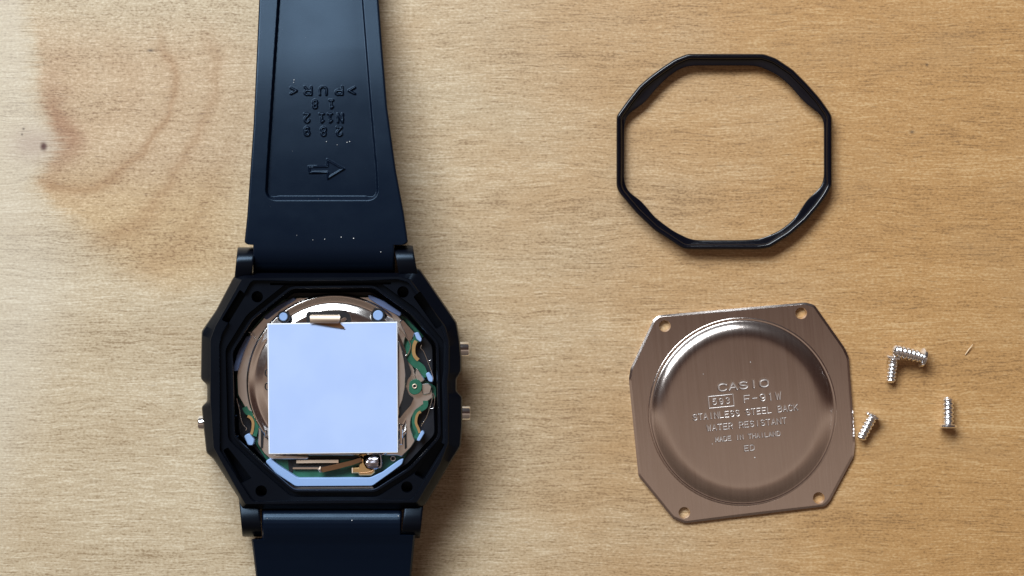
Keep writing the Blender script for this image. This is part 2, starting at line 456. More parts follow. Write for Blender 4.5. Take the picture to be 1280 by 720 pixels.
def grid_mesh(name, XYZ, closed_u=False, extra=None):
    """numpy grid (rows, cols, 3) to mesh, plus extra (verts, faces-callback)"""
    r, c, _ = XYZ.shape; idx = np.arange(r*c).reshape(r, c)
    if closed_u: nx = np.roll(idx, -1, axis=1)
    else: nx = idx[:, 1:]; idx_ = idx[:, :-1]
    if closed_u: idx_ = idx
    F = np.stack([idx_[:-1], nx[:-1], nx[1:], idx_[1:]], -1).reshape(-1, 4)
    V = XYZ.reshape(-1, 3).tolist(); F = F.tolist()
    if extra: extra(V, F, idx)
    me = bpy.data.meshes.new(name); me.from_pydata(V, [], F); me.update()
    bm = bmesh.new(); bm.from_mesh(me); bpy.data.meshes.remove(me)
    return bm
def Pn(PX, PY, Z):
    k = (CH-Z)/CH*.1
    return np.stack([(PX-640)*k, (360-PY)*k, Z], -1)

# ================================================================== WRISTWATCH
ORG = P(415, 490, 0)
watch = bpy.data.objects.new('wristwatch', None); COL.objects.link(watch); watch.location = ORG*MM+Vector((0, 0, Z0))
watch.empty_display_size = .01
thing(watch, 'black resin digital wristwatch lying face down with its back off and its module showing', 'watch')

WC = (415.0, 489.0); NN = 720
SIL = [(303, 341), (499, 341), (519, 335), (525, 336), (571, 403), (575, 425), (577, 448), (577, 464), (571, 473), (571, 489), (578, 496), (578, 533), (576, 558),
       (562, 580), (533, 629), (524, 637), (302, 637), (298, 622), (267, 574), (258, 566), (255, 539), (252, 508), (259, 502), (259, 481),
       (251, 474), (252, 414), (270, 388), (292, 346)]
TOP = [(308, 347), (500, 345), (513, 349), (557, 408), (562, 425), (562, 462), (560, 478), (561, 500), (561, 555), (551, 580), (522, 629), (306, 631),
       (276, 578), (266, 560), (262, 500), (262, 425), (268, 408), (301, 349)]
PLT = [(817, 399), (824, 394), (1007, 378), (1018, 381), (1056, 435), (1061, 446), (1069, 554), (1067, 571), (1037, 627), (1031, 633), (856, 654), (841, 648), (798, 595), (796, 575), (786, 474), (788, 461)]
cr, sr = math.cos(ROT), math.sin(ROT)
def to_seat(x, y):
    dx, dy = x-927, y-516
    return (415+(dx*cr-dy*sr)*1.03, 490.5+(dx*sr+dy*cr)*1.085)
SEAT = [to_seat(x, y) for x, y in PLT]
CAV = [(365, 361), (467, 360), (512, 392), (545, 430), (548, 545), (512, 584), (468, 612), (368, 612), (333, 582), (294, 545), (291, 440), (316, 400)]
Rs = radial(SIL, WC, NN, 1); Rt = radial(TOP, WC, NN, 1); Rseat = np.minimum(radial(SEAT, WC, NN, 1), Rt-5); Rc = radial(CAV, WC, NN, 3)
Rt = np.minimum(Rt, Rs-3)
Rgo = np.minimum(Rc*1.075, Rseat-3.0); Rgi = np.minimum(Rc+3.2, Rgo-1.5); Rcav = np.minimum(Rc, Rgi-1.2)
bm = bmesh.new()
loft(bm, [ploop(Rs-14, WC, 0.05), ploop(Rs-7, WC, 0.05), ploop(Rs-1.5, WC, .9), ploop(Rs, WC, 1.6), ploop(Rs, WC, 6.6), ploop(Rs-.6, WC, 6.95), ploop(Rs-1.6, WC, 7.2),
          ploop(Rt, WC, 7.92), ploop(Rt-1.2, WC, 8.1), ploop(Rseat+.8, WC, 8.1), ploop(Rseat, WC, 8.0), ploop(Rseat-.3, WC, 7.55),
          ploop(Rgo, WC, 7.5), ploop(Rgo-.8, WC, 6.8), ploop(Rgi+.4, WC, 6.8), ploop(Rgi, WC, 7.55), ploop(Rcav+.6, WC, 7.55), ploop(Rcav-.2, WC, 7.3),
          ploop(Rcav-1, WC, 3.0)], cap0=True, cap1=True)
cut = bmesh.new()
HOLES = [(320, 371), (503, 365), (325, 615), (508, 610)]
def cone(bm, x, y, r0, r1, z0, z1, n=28):
    a = P(x, y, z1)
    loft(bm, [[a*1.0+Vector((r*math.cos(2*math.pi*i/n), r*math.sin(2*math.pi*i/n), z-z1)) for i in range(n)] for r, z in ((r0, z0), (r1, z1))], cap0=True, cap1=True)
for x, y in HOLES: cone(cut, x, y, .62, .72, 4.2, 8.6)
for q in ([(277, 564), (283, 560), (313, 599), (300, 606)], [(545, 553), (556, 556), (529, 601), (517, 594)], [(516, 371), (525, 364), (553, 406), (545, 412)],
          [(284, 404), (276, 400), (299, 362), (306, 368)], [(336, 353.5), (488, 352.5), (488, 355.5), (336, 356.5)]):
    slab(cut, q, 5.4, 8.7, 2)
me = boolean_cut(bm, cut)
case = link('case', me, M['case'], watch, ORG, 28)

# raised edge lines of the case back
def wall(name, pts, z0, z1, w, mat=M['case'], par=watch):
    b_ = bmesh.new(); pl = [P(x, y, z1) for x, y in pts]
    ribbon(b_, pl, w, z1-z0); return link(name, b_, mat, par, ORG, 35)

# lugs (the four ears that carry the strap pins)
def lug(x0, x1, y0, y1, ztop, tip_up, xs=0):
    """rounded ear, knuckle end at y0 when tip_up else y1"""
    b_ = bmesh.new(); n = 14; loops = []
    prof = []
    ya, yb = (y0, y1) if tip_up else (y1, y0)
    s = 1 if tip_up else -1
    R = 20.0
    for i in range(n+1):
        a = math.pi*.5*i/n                      # from the tip (vertical) to the crown (flat)
        prof.append((ya+s*R*(1-math.cos(a)), ztop-2.6*(1-math.sin(a))))
    prof.append((ya+s*R*1.5, ztop-.12))
    prof.append((yb, ztop-1.2)); prof.append((yb, ztop-5.4)); prof.append((ya+s*6, ztop-6.4)); prof.append((ya, ztop-4.6))
    for k, (x, ins) in enumerate(((x0, 1.6), (x0+1.2, .3), (x0+2.6, 0), (x1-2.6, 0), (x1-1.2, .3), (x1, 1.6))):
        cy = sum(p[0] for p in prof)/len(prof); cz = sum(p[1] for p in prof)/len(prof)
        lp_ = []
        for (yy, zz) in prof:
            f = 1-ins/30.0
            yy2 = cy+(yy-cy)*f; zz2 = cz+(zz-cz)*f
            lp_.append(P(x+xs*(yy-ya)*s, yy2, zz2))
        loops.append(lp_)
    loft(b_, loops, cap0=True, cap1=True)
    return link('lug', b_, M['case'], watch, ORG, 40)
lug(297, 318.6, 309, 352, 8.05, True, -.10)
lug(492.5, 516, 306.5, 350, 8.05, True, .16)
lug(303, 327.5, 622, 671, 7.6, False, -.09)
lug(501.5, 525, 618, 673, 7.6, False, .10)

# pushers
def pusher(xa, xb, y, z, r):
    b_ = bmesh.new(); a = P(xa, y, z); c = P(xb, y, z); s = 1 if xb > xa else -1
    L = abs(c.x-a.x); n = 24
    st = [(0, r*.8), (L*.12, r*.8), (L*.13, r), (L-.14, r), (L-.04, r*.93), (L, r*.8)]
    loft(b_, [[Vector((a.x+s*t, a.y+q*math.cos(2*math.pi*i/n), a.z+q*math.sin(2*math.pi*i/n))) for i in range(n)] for t, q in st], cap0=True, cap1=True)
    return link('push_button', b_, M['chrome'], watch, ORG, 35)
pusher(569, 586.5, 437, 4.3, .98); pusher(570, 588, 516.5, 4.3, .92); pusher(262, 248.3, 529, 4.3, .92)

# ------------------------------------------------------------------ straps
def build_strap(ys, xl, xr, zs, ncol, hfun, thick, name):
    """ys rows (px), xl/xr functions, zs surface height, hfun(PX,PY)->mm relief"""
    U = np.linspace(0, 1, ncol); Yr = np.array(ys)
    XL = xl(Yr); XR = xr(Yr)
    PX = XL[:, None]+(XR-XL)[:, None]*U[None]; PY = np.repeat(Yr[:, None], ncol, 1)
    ed = np.minimum(PX-XL[:, None], XR[:, None]-PX)
    Z0 = np.repeat(zs(Yr)[:, None], ncol, 1)
    Z = Z0 + hfun(PX, PY) - .28*(1-np.sqrt(np.clip(1-(1-np.clip(ed/3.0, 0, 1))**2, 0, 1)))
    XYZ = Pn(PX, PY, Z0); XYZ[..., 2] = Z
    zb = zs(Yr)-thick
    def extra(V, F, idx):
        r, c = idx.shape; base = len(V)
        for i in range(r):
            a = XYZ[i, 0].copy(); a[2] = zb[i]; d = XYZ[i, -1].copy(); d[2] = zb[i]
            a[0] += .25; d[0] -= .25
            V.append(a.tolist()); V.append(d.tolist())
        for i in range(r-1):
            bl0, br0, bl1, br1 = base+2*i, base+2*i+1, base+2*i+2, base+2*i+3
            F.append([int(idx[i, 0]), int(idx[i+1, 0]), bl1, bl0]); F.append([int(idx[i, -1]), br0, br1, int(idx[i+1, -1])])
            F.append([bl0, bl1, br1, br0])
        F.append([int(k) for k in idx[0]]+[base+1, base]); F.append([int(k) for k in idx[-1]][::-1]+[base+2*(r-1), base+2*(r-1)+1])
    bm = grid_mesh(name, XYZ, False, extra)
    return link(name, bm, M['strap'], watch, ORG, 40)

I = np.interp
xlT = lambda y: np.where(y < 305.8, I(y, [-260, 0, 155, 270, 302, 304, 305.7], [330, 323.5, 316.5, 308.5, 305.2, 306.5, 309.5]), 316.0)
xrT = lambda y: np.where(y < 305.8, I(y, [-260, 0, 53, 133, 213, 267, 302, 304, 305.7], [462, 473.5, 477.5, 484, 495, 505, 510, 508.5, 505]), 493.2)
zT = lambda y: I(y, [-260, -60, 0, 100, 200, 270, 300, 312, 320, 326, 332, 338, 341, 344], [2.35, 2.55, 3.9, 6.25, 7.55, 7.92, 7.95, 7.9, 7.72, 7.45, 7.05, 6.4, 5.8, 4.9])
def zTs(y):   # smoothed profile
    o = np.zeros_like(y, dtype=float); q = np.zeros_like(y, dtype=float)
    for d, w in ((-4, .15), (-2, .22), (0, .26), (2, .22), (4, .15)): o += w*zT(np.where(y > 335, y, y+d))
    ws = 0
    for d in range(-60, 61, 5):
        w = math.exp(-.5*(d/26)**2); ws += w; q += w*zT(np.minimum(y+d, 300+0*y))
    k = sstep(250, 296, y)
    return q/ws*(1-k)+o*k
segs = []
def srow(text, xs, y, w=8.6, h=11.5):
    for ch, x in zip(text, xs): segs.extend(glyph_segs(ch, x, y, w, h, 0.0, True))
srow('>PUR<', (439.5, 423.5, 403.5, 384.5, 366.5), 113.0, 8.2, 9.6)
srow('i8', (414, 393.3), 129.8, 5.4, 10.0)
srow('Ni' 'i2', (425, 412.5, 402, 383.3), 147.2, 6.0, 10.4)
srow('289', (424, 404, 383.3), 164.0, 6.2, 10.4)
ARROW = [(385, 207.5), (408, 207), (408.5, 198.5), (430.5, 211), (409, 224), (408.5, 216), (386, 216.5)]
asg = [(ARROW[i-1], ARROW[i]) for i in range(len(ARROW))]
def hT(PX, PY):
    xL = I(PY, [-260, 0, 213, 260], [352, 346.5, 332.5, 330]); xR = I(PY, [-260, 0, 133, 213, 260], [443, 454.5, 465, 472, 474])
    dx = np.minimum(PX-xL, xR-PX); dy = 251.5-PY; r = 15.0
    q = np.hypot(np.clip(r-dx, 0, None), np.clip(r-dy, 0, None))
    d = np.where((dx < r) & (dy < r), r-q, np.minimum(dx, dy))
    xi = np.where(dx == PX-xL, 1.0, 0.0)
    dR = I(PY, [-260, 60, 200, 260], [.26, .30, .50, .55]); dep = .62+(dR-.62)*sstep(.1, .9, (PX-xL)/(xR-xL))
    h = -dep*sstep(0, 3.0+4.5*sstep(-2, 12, dx-dy), d)
    D = seg_dist(PX, PY, segs)
    h += .19*np.clip((1.75-D)/1.25, 0, 1)
    DA = seg_dist(PX, PY, asg)
    # filled arrow
    inside = np.zeros(PX.shape, bool)
    for i in range(len(ARROW)):
        (x0, y0), (x1, y1) = ARROW[i-1], ARROW[i]
        with np.errstate(divide='ignore', invalid='ignore'):
            c = ((y0 > PY) != (y1 > PY)) & (PX < (x1-x0)*(PY-y0)/(y1-y0+1e-12)+x0)
        inside ^= c
    h += .20*np.clip((.9-np.where(inside, -DA, DA))/1.6, 0, 1)-.10*np.clip((np.where(inside, DA, -1)-1.2)/1.4, 0, 1)
    return h
rows = np.concatenate([np.arange(-260, -30, 12), np.arange(-30, 94, 2.5), np.arange(94, 262, .6), np.arange(262, 300, 2), np.arange(300, 305.7, .8), [305.7, 305.9], np.arange(307, 345, 1.2)])
build_strap(rows, xlT, xrT, zTs, 330, hT, 2.3, 'strap')['label'] = 'upper black strap with a recessed panel, embossed characters and an arrow'

xlB = lambda y: np.where(y > 675, I(y, [675, 678, 720, 760, 980], [313.5, 314.5, 319.5, 323, 336]), 327.3)
xrB = lambda y: np.where(y > 669, I(y, [669, 720, 760, 980], [519, 514, 511, 500]), 501.8)
zB = lambda y: I(y, [633, 635, 638, 642, 646, 650, 654, 660, 668, 680, 700, 720, 760, 860, 980], [5.6, 6.3, 6.85, 7.2, 7.42, 7.55, 7.58, 7.45, 7.15, 6.6, 5.9, 5.3, 4.4, 3.0, 2.35])
rows = np.concatenate([np.arange(633, 668, 1.0), [668.8, 669.2, 671, 674.8, 675.2], np.arange(677, 730, 2.0), np.arange(730, 981, 12)])
build_strap(rows, xlB, xrB, zB, 90, lambda a, b: a*0.0, 2.3, 'strap')['label'] = 'plain lower black strap without lettering'

# ------------------------------------------------------------------ movement (module) inside the case
bm = bmesh.new()
Rm = Rcav-4.0
loft(bm, [ploop(Rm, WC, 3.1), ploop(Rm, WC, 4.6), ploop(Rm-1.5, WC, 4.8)], cap0=True, cap1=True)
mod = link('movement', bm, M['module_body'], watch, ORG, 30)

PCB = [(372, 371), (462, 370), (506, 396), (524, 414), (530, 421), (521, 427), (515, 438), (517, 450), (525, 456), (531, 466), (533, 476), (545, 484), (545, 497), (533, 505), (527, 514), (521, 524), (522, 533),
       (526, 541), (519, 553), (512, 562), (504, 576), (466, 600), (371, 600), (335, 578), (317, 552), (320, 541), (319, 532), (316, 524), (308, 519), (304, 508), (297, 496), (295, 470), (300, 438), (312, 414), (331, 392), (355, 374)]
piece('circuit_board', PCB, 4.7, 5.0, M['pcb'], mod, 2, .05)
STEEL = [(372, 372), (462, 371), (497, 394), (513, 411), (506, 424), (504, 436), (508, 446), (517, 459), (519, 468), (527, 479), (540, 487), (541, 497), (530, 505), (519, 513), (514, 523), (513, 533),
         (516, 544), (519, 551), (514, 559), (502, 571), (497, 569), (340, 569), (352, 573), (333, 573), (327, 562), (322, 554), (323, 540), (321, 527), (314, 518), (306, 509), (297, 493), (296, 470), (301, 440), (314, 415), (332, 395), (356, 376)]
STEEL = STEEL[:22]+[(386, 571), (384, 574), (338, 574), (330, 567), (322, 555), (323, 540), (321, 527), (314, 518), (306, 509), (297, 493), (296, 470), (301, 440), (314, 415), (332, 395), (356, 376)]
piece('shield_plate', STEEL, 5.06, 5.5, M['plate_steel'], mod, 2, .08)

# pressed round cap under the pad
CC = (418.5, 478.0); n = 160
prof = [(111, 5.35), (110.3, 5.62), (109.3, 5.78), (108.0, 5.84), (106.5, 5.80), (104, 5.68), (101, 5.58), (99.6, 5.58), (98.6, 5.60), (97, 5.66), (95, 5.745), (93, 5.83), (91, 5.915), (90, 5.95), (89, 5.97), (80, 5.98), (8, 5.98)]
bm = bmesh.new()
loft(bm, [[P(CC[0]+r*math.cos(2*math.pi*i/n), CC[1]+r*math.sin(2*math.pi*i/n), z) for i in range(n)] for r, z in prof], cap0=False, cap1=True)
# keep the cap to the left/top as in the photo: flatten its right edge
for a_, d_ in (((0, 568.5), (0, 1)), ((507.5, 0), (1, 0)), ((490, 396), (47, -19))):
    n_ = Vector((d_[0], -d_[1], 0)).normalized(); g_ = bm.verts[:]+bm.edges[:]+bm.faces[:]
    bmesh.ops.bisect_plane(bm, geom=g_, plane_co=P(a_[0] or 400, a_[1] or 480, 5.9), plane_no=n_, clear_outer=True)
bot_ = bmesh.ops.extrude_edge_only(bm, edges=[e_ for e_ in bm.edges if e_.is_boundary])
for v_ in bot_['geom']:
    if isinstance(v_, bmesh.types.BMVert): v_.co.z = 5.3
cap = link('battery_cap', bm, M['cap_steel'], mod, ORG, 60)

# slot in the cap: black sheet for the shade inside, bright rim
piece('slot', [(383, 389.5), (430, 388.5), (437, 392), (439, 399), (438, 404), (383, 404)], 5.9, 6.07, M['black'], mod, 3)
rim = bmesh.new(); tube(rim, [P(x, y, 6.08) for x, y in spline([Vector((x, y, 0)).xy.to_3d() for x, y in ((382.5, 395), (383, 389), (400, 388), (428, 387.8), (436, 391), (439.5, 399), (439.5, 404))], 5) and [(q.x, q.y) for q in spline([Vector((x, y, 0)) for x, y in ((382.5, 395), (383, 389), (400, 388), (428, 387.8), (436, 391), (439.5, 399), (439.5, 404))], 5)]], .055, 6)
link('slot_rim', rim, M['cap_steel'], mod, ORG, 50)
piece('slot_tongue', [(425, 399), (432, 396), (434, 399), (431, 402), (425, 403)], 6.0, 6.13, M['cap_steel'], mod, 1.5, .04)
for yy in (466, 483):
    b_ = bmesh.new(); tube(b_, [P(x, y, 6.03) for x, y in ((336, yy-4), (333, yy-4), (331.5, yy-2), (331.5, yy+2), (333, yy+4), (336, yy+4))], .07, 6)
    link('stamp_mark', b_, M['black'], mod, ORG, 50)

# bronze contact tab that folds over the pad
bm = bmesh.new(); rows_ = []
for yy, zz in ((393.4, 5.95), (393.3, 6.6), (393.8, 6.95), (395.5, 7.12), (399, 7.16), (402.5, 7.10), (404.3, 6.95)):
    rows_.append([P(387.5+(0 if yy > 394.5 else .8), yy, zz), P(425-(0 if yy < 402 else 1.5)-(0 if yy > 394.5 else .8), yy, zz), P(424, yy+.3, zz-.10), P(388.5, yy+.3, zz-.10)])
loft(bm, rows_, cap0=True, cap1=True)
link('contact_tab', bm, M['bronze'], mod, ORG, 60)
bm = bmesh.new(); rows_ = []
for t_ in range(9):
    u = t_/8; y0 = 403.6+u*7.6; x0 = 389+u*42; x1 = 424+u*8.5; zz = 6.98-.12*u*u
    rows_.append([P(x0, y0, zz), P(x1, y0-.2, zz-.20*u), P(x1, y0, zz-.26*u-.05), P(x0, y0+.2, zz-.05)])
loft(bm, rows_, cap0=True, cap1=True)
link('contact_tail', bm, M['brown_bronze'], mod, ORG, 60)

# blue light-guide posts and pads
def post(x, y, r, z=6.45):
    b_ = bmesh.new(); n = 24; c = P(x, y, z)
    loft(b_, [[c+Vector((q*math.cos(2*math.pi*i/n), q*math.sin(2*math.pi*i/n), dz)) for i in range(n)] for q, dz in ((r, -1.6), (r, -.08), (r-.08, 0))], cap0=True, cap1=True)
    return link('locating_post', b_, M['lightguide'], mod, ORG, 40)
piece('post_recess', [(347, 389), (362, 389), (362, 403), (347, 403)], 6.0, 6.28, M['black'], mod, 6.5)
piece('post_recess', [(464, 386), (481, 386), (481, 403), (464, 403)], 6.0, 6.28, M['black'], mod, 7.5)
post(354.2, 396, .52); post(472.6, 394.2, .62)
def pad(pts, mat='lightguide', z=6.2, r=2.2): return piece('spacer_pad', pts, 4.7, z, M[mat], mod, r, .07)
pad([(328.5, 396.5), (348, 381.5), (367, 371.5), (370, 374.5), (351, 386), (333, 400)], 'lightguide_dim')
pad([(290.5, 464), (297, 440), (308, 420), (313.5, 419.5), (304, 441), (297, 464)], 'lightguide_dim')
pad([(460.5, 368), (480, 376.5), (502, 391.5), (500, 396), (478, 384.5), (460.5, 373)], 'lightguide_dim')
pad([(518, 416), (523, 415), (527.5, 424), (526, 428), (520.5, 424)])
pad([(532, 467), (536, 465), (541, 472), (541, 478), (536, 477)])
pad([(527, 538), (531, 541), (524.5, 552), (520.5, 550.5)])
pad([(305, 545), (311, 541.5), (318, 550), (316, 557), (310, 556.5)])
pad([(331.5, 577), (337, 573), (350, 583), (372, 597.5), (463, 597), (478, 590), (499, 575), (504.5, 573), (503, 580), (490, 590), (465.5, 607.5), (369.5, 608), (345, 592)], 'lightguide', 6.0, 3)
piece('clear_edge', [(345, 595), (370, 609), (466, 608.5), (467, 610.8), (369, 611), (343, 597)], 5.0, 5.9, M['cap_steel'], mod, .8)

# lower circuit area
piece('connector_frame', [(366, 573), (424, 573), (424, 586.5), (366, 586.5)], 5.0, 5.25, M['black'], mod, 1, .05)
b_ = bmesh.new(); ribbon(b_, [P(366, 585.3, 5.4), P(398, 585.3, 5.4)], .22, .15); link('frame_edge', b_, M['cap_steel'], mod, ORG, 40)
b_ = bmesh.new(); ribbon(b_, spline([P(370.5, 577.2, 5.6), P(395, 576.8, 5.7), P(423, 576.6, 5.6)], 4), .36, .1); link('contact_strip', b_, M['bronze'], mod, ORG, 40)
for x in (376, 381, 386, 391, 396):
    piece('connector_pin', [(x, 579.4), (x+2.4, 579.4), (x+2.4, 581.4), (x, 581.4)], 5.2, 5.35, M['black'], mod, .3)
piece('board_patch', [(360, 571), (452, 570), (452, 574), (424, 574), (424, 572.8), (366, 572.8), (366, 590), (361, 590)], 5.0, 5.12, M['black'], mod, .5)
bm = bmesh.new(); ribbon(bm, [P(400.5, 588, 5.5), P(402, 587.5, 5.9), P(420, 583.5, 6.15), P(440, 578.5, 6.2), P(452, 574.5, 6.1)], [.42, .62, .60, .56, .5], .45)
link('spring_arm', bm, M['brown_bronze'], mod, ORG, 40)
b_ = bmesh.new(); tube(b_, [P(400.4, 583.8, 5.8), P(399.4, 586.5, 5.95), P(400.8, 590, 5.8)], [.13, .24, .13], 8); link('spring_tip', b_, M['bronze'], mod, ORG, 50)
piece('gold_bracket', [(439.5, 585), (448.5, 584.5), (449, 580.5), (452, 578.5), (452, 570), (449, 571.5), (448, 569.5), (453, 566.5), (459, 566.5), (459, 570), (455.5, 570), (455, 578), (458.5, 584.5),
                      (465, 586.8), (467, 584.5), (468.5, 585), (468.5, 590.5), (464, 594.3), (449, 594.3), (448, 591.5), (439.5, 591.5)], 5.1, 5.95, M['gold'], mod, 1.0, .10)
b_ = bmesh.new(); ribbon(b_, [P(439.8, 588, 6.0), P(441.2, 588, 6.02)], .62, .3); link('bracket_lip', b_, M['bronze'], mod, ORG, 40)
b_ = bmesh.new(); tube(b_, [P(x, y, 6.0) for x, y in ((449, 591), (458, 590.8), (465, 589), (467.3, 586))], .05, 5); link('bracket_fold', b_, M['brown_bronze'], mod, ORG, 50)
# lumpy silver component
bm = bmesh.new(); c = P(467, 578, 5.9)
bmesh.ops.create_icosphere(bm, subdivisions=4, radius=1.0)
for v_ in bm.verts:
    a = v_.co.copy(); s = 1+.06*math.sin(a.x*7+1)*math.cos(a.y*6)+.04*math.sin(a.y*13+a.z*9)
    x = math.copysign(abs(a.x)**.75, a.x); y = math.copysign(abs(a.y)**.8, a.y)
    v_.co = c+Vector((x*1.02*s, y*.80*s, a.z*.55*s))
link('led_lamp', bm, M['solder'], mod, ORG, 60)
bm = bmesh.new(); c = P(459.5, 578.5, 6.1); bmesh.ops.create_uvsphere(bm, u_segments=20, v_segments=12, radius=.33)
for v_ in bm.verts: v_.co += c
link('solder_ball', bm, M['chrome'], mod, ORG, 60)
piece('led_frame', [(473, 566.5), (476.5, 568), (477.5, 575), (477.5, 583), (476, 585.5), (472, 585.5), (472, 583.5), (475, 582), (475.3, 576), (474.5, 570), (472.5, 568.5)], 5.5, 6.35, M['solder'], mod, .6, .05)
def via(x, y, r, z, mat='bronze'):
    b_ = bmesh.new(); n = 20; c = P(x, y, z); loops = []
    for k in range(8):
        a = 2*math.pi*k/8; loops.append([c+Vector(((r+.07*math.cos(a))*math.cos(2*math.pi*i/n), (r+.07*math.cos(a))*math.sin(2*math.pi*i/n), .07*math.sin(a))) for i in range(n)])
    loft(b_, loops, closed_profile=True); link('via_ring', b_, M[mat], mod, ORG, 60)
    piece('via_hole_shade', [(x-2.4, y-2.4), (x+2.4, y-2.4), (x+2.4, y+2.4), (x-2.4, y+2.4)], z-.1, z-.02, M['black'], mod, 2.3)  # black disc stands in for the shade inside the ring
via(491.3, 573.2, .28, 5.15)

# right side: black sheet for the shade in the gap, green arcs, gold tracks, round via island, springs
piece('gap_shade', [(498.5, 428), (504, 436), (508, 447), (511, 457), (514, 466), (513, 470), (509, 475), (507, 484), (511, 494), (517, 498), (513, 507), (505, 516), (499, 524), (498.5, 505), (504, 488), (506, 470), (503, 452), (498.5, 440)], 5.4, 6.16, M['black'], mod, 2)
piece('cap_flange', [(498.3, 425), (502, 436), (505.5, 452), (507, 468), (506, 486), (503, 500), (498.3, 512)], 5.6, 6.24, M['plate_steel'], mod, 2, .05)
piece('green_island', [(512, 477), (518, 474), (524, 475), (527.5, 480), (527.5, 487), (524, 492), (517, 494), (511, 490)], 5.4, 6.18, M['pcb'], mod, 3, .05)
via(518.3, 482.8, .24, 6.24)
def track(pts, w, mat, name, z=5.65, th=.15):
    b_ = bmesh.new(); ribbon(b_, [P(q.x, q.y, z) for q in spline([Vector((x, y, 0)) for x, y in pts], 5)], w, th); return link(name, b_, M[mat], mod, ORG, 40)
track([(522, 423), (515, 427), (512, 437), (513.5, 448), (520, 455), (527, 461), (530, 472)], .95, 'pcb', 'green_track', 5.62)
track([(520, 426), (517.5, 432), (517, 440), (519, 446), (523, 450)], .42, 'gold', 'gold_track', 5.70)
track([(532, 501), (531, 508), (522, 514), (518, 523), (519, 533), (523, 541), (520, 548)], .62, 'pcb', 'green_track', 5.62)
track([(526, 514.5), (522.5, 517), (520.5, 522), (520, 529), (523, 536), (524.5, 541)], .30, 'gold', 'gold_track', 5.72)
track([(305.5, 509), (309, 515), (315, 518.5), (319, 525), (320, 534), (317.5, 545)], .62, 'pcb', 'green_track', 5.62)
track([(309.5, 520), (313, 522), (316, 527), (316, 535), (314, 543)], .32, 'gold', 'gold_track', 5.72)
track([(501, 437), (507, 446), (513, 430), (497.5, 409)], .10, 'cap_steel', 'bent_edge', 5.9)
def wire(pts, r=.07, z=6.1):
    b_ = bmesh.new(); tube(b_, [P(q.x, q.y, z) for q in spline([Vector((x, y, 0)) for x, y in pts], 5)], r, 8); return link('side_spring', b_, M['chrome'], mod, ORG, 60)
wire([(527, 431), (526, 435), (529, 438), (531, 442), (535, 452), (539, 463), (541.5, 472), (541, 476)])
wire([(541.5, 492), (540, 500), (537, 510), (533, 522), (528, 530), (526.5, 533)])
wire([(541, 491), (543.5, 497), (542, 509), (538, 511)], .05)
wire([(295.5, 498), (299, 511), (301, 523), (304, 531), (308, 535), (307, 538)])
wire([(311, 415), (316, 418), (318, 424)], .05)
b_ = bmesh.new(); bmesh.ops.create_icosphere(b_, subdivisions=2, radius=.13)
for v_ in b_.verts: v_.co += P(537.5, 451, 6.1)
link('spring_bead', b_, M['chrome'], mod, ORG, 60)
piece('frame_leg', [(520, 460), (523, 462), (531, 475), (524, 480), (518, 470)], 5.5, 5.9, M['plate_steel'], mod, 1.5, .08)
piece('frame_leg', [(527, 480), (536, 479), (540, 483), (538, 492), (529, 494), (527, 489)], 5.5, 5.75, M['plate_steel'], mod, 2, .1)
piece('clip_slot_shade', [(505, 530), (508, 531), (508.5, 560), (506, 562)], 5.5, 5.62, M['black'], mod, .8)  # black strip laid on the plate as the shade of an opening
piece('clip_bar', [(499, 530), (504, 531), (503.5, 556), (499.5, 556)], 5.5, 5.9, M['cap_steel'], mod, 1, .1)
piece('clip_slot_shade', [(326, 537), (329, 534), (334, 533), (334, 535.5), (330, 537), (328.6, 560), (326, 562)], 5.5, 5.62, M['black'], mod, .8)  # same painted shade for the left clip opening
piece('clip_bar', [(330, 538), (334, 537), (334, 547), (330.5, 547)], 5.5, 6.0, M['cap_steel'], mod, .6, .1)
piece('clear_panel', [(499, 402), (504, 399), (519, 416), (515, 425), (511, 427)], 5.4, 5.75, M['cap_steel'], mod, 1.5, .1)
for q in ([(289.5, 519), (296, 519), (296, 520.2), (289.5, 520.2)], [(292, 544.6), (297.5, 544.6), (297.5, 546.6), (292, 546.6)]):
    piece('case_ledge', q, 6.6, 7.35, M['strap'], watch, .4)

# ================================================================== insulating pad on the movement
PO = P(416, 486, 6.3)
bm = bmesh.new()
sq = [(334.0, 404.3), (496.8, 402.2), (497.6, 566.0), (335.8, 567.8)]
q = [P(x, y, 6.72).xy for x, y in round_poly(sq, 1.0)]
if area2(q) < 0: q.reverse()
qi = inset([P(x, y, 6.72).xy for x, y in sq][::-1], .12)
loft(bm, [[Vector((p.x, p.y, 6.52)) for p in q], [Vector((p.x, p.y, 6.66)) for p in q], [Vector((p.x, p.y, 6.72)) for p in inset(q, .04)]], cap0=True, cap1=True)
pd = link('insulating_pad', bm, M['pad_edge'], None, PO)
bm = bmesh.new()
loft(bm, [[Vector((p.x, p.y, 6.70)) for p in qi], [Vector((p.x, p.y, 6.735)) for p in qi]], cap0=True, cap1=True)
o = link('blue_film', bm, M['pad'], pd, PO)
thing(pd, 'square pale blue insulating pad stuck over the middle of the open watch module', 'pad')

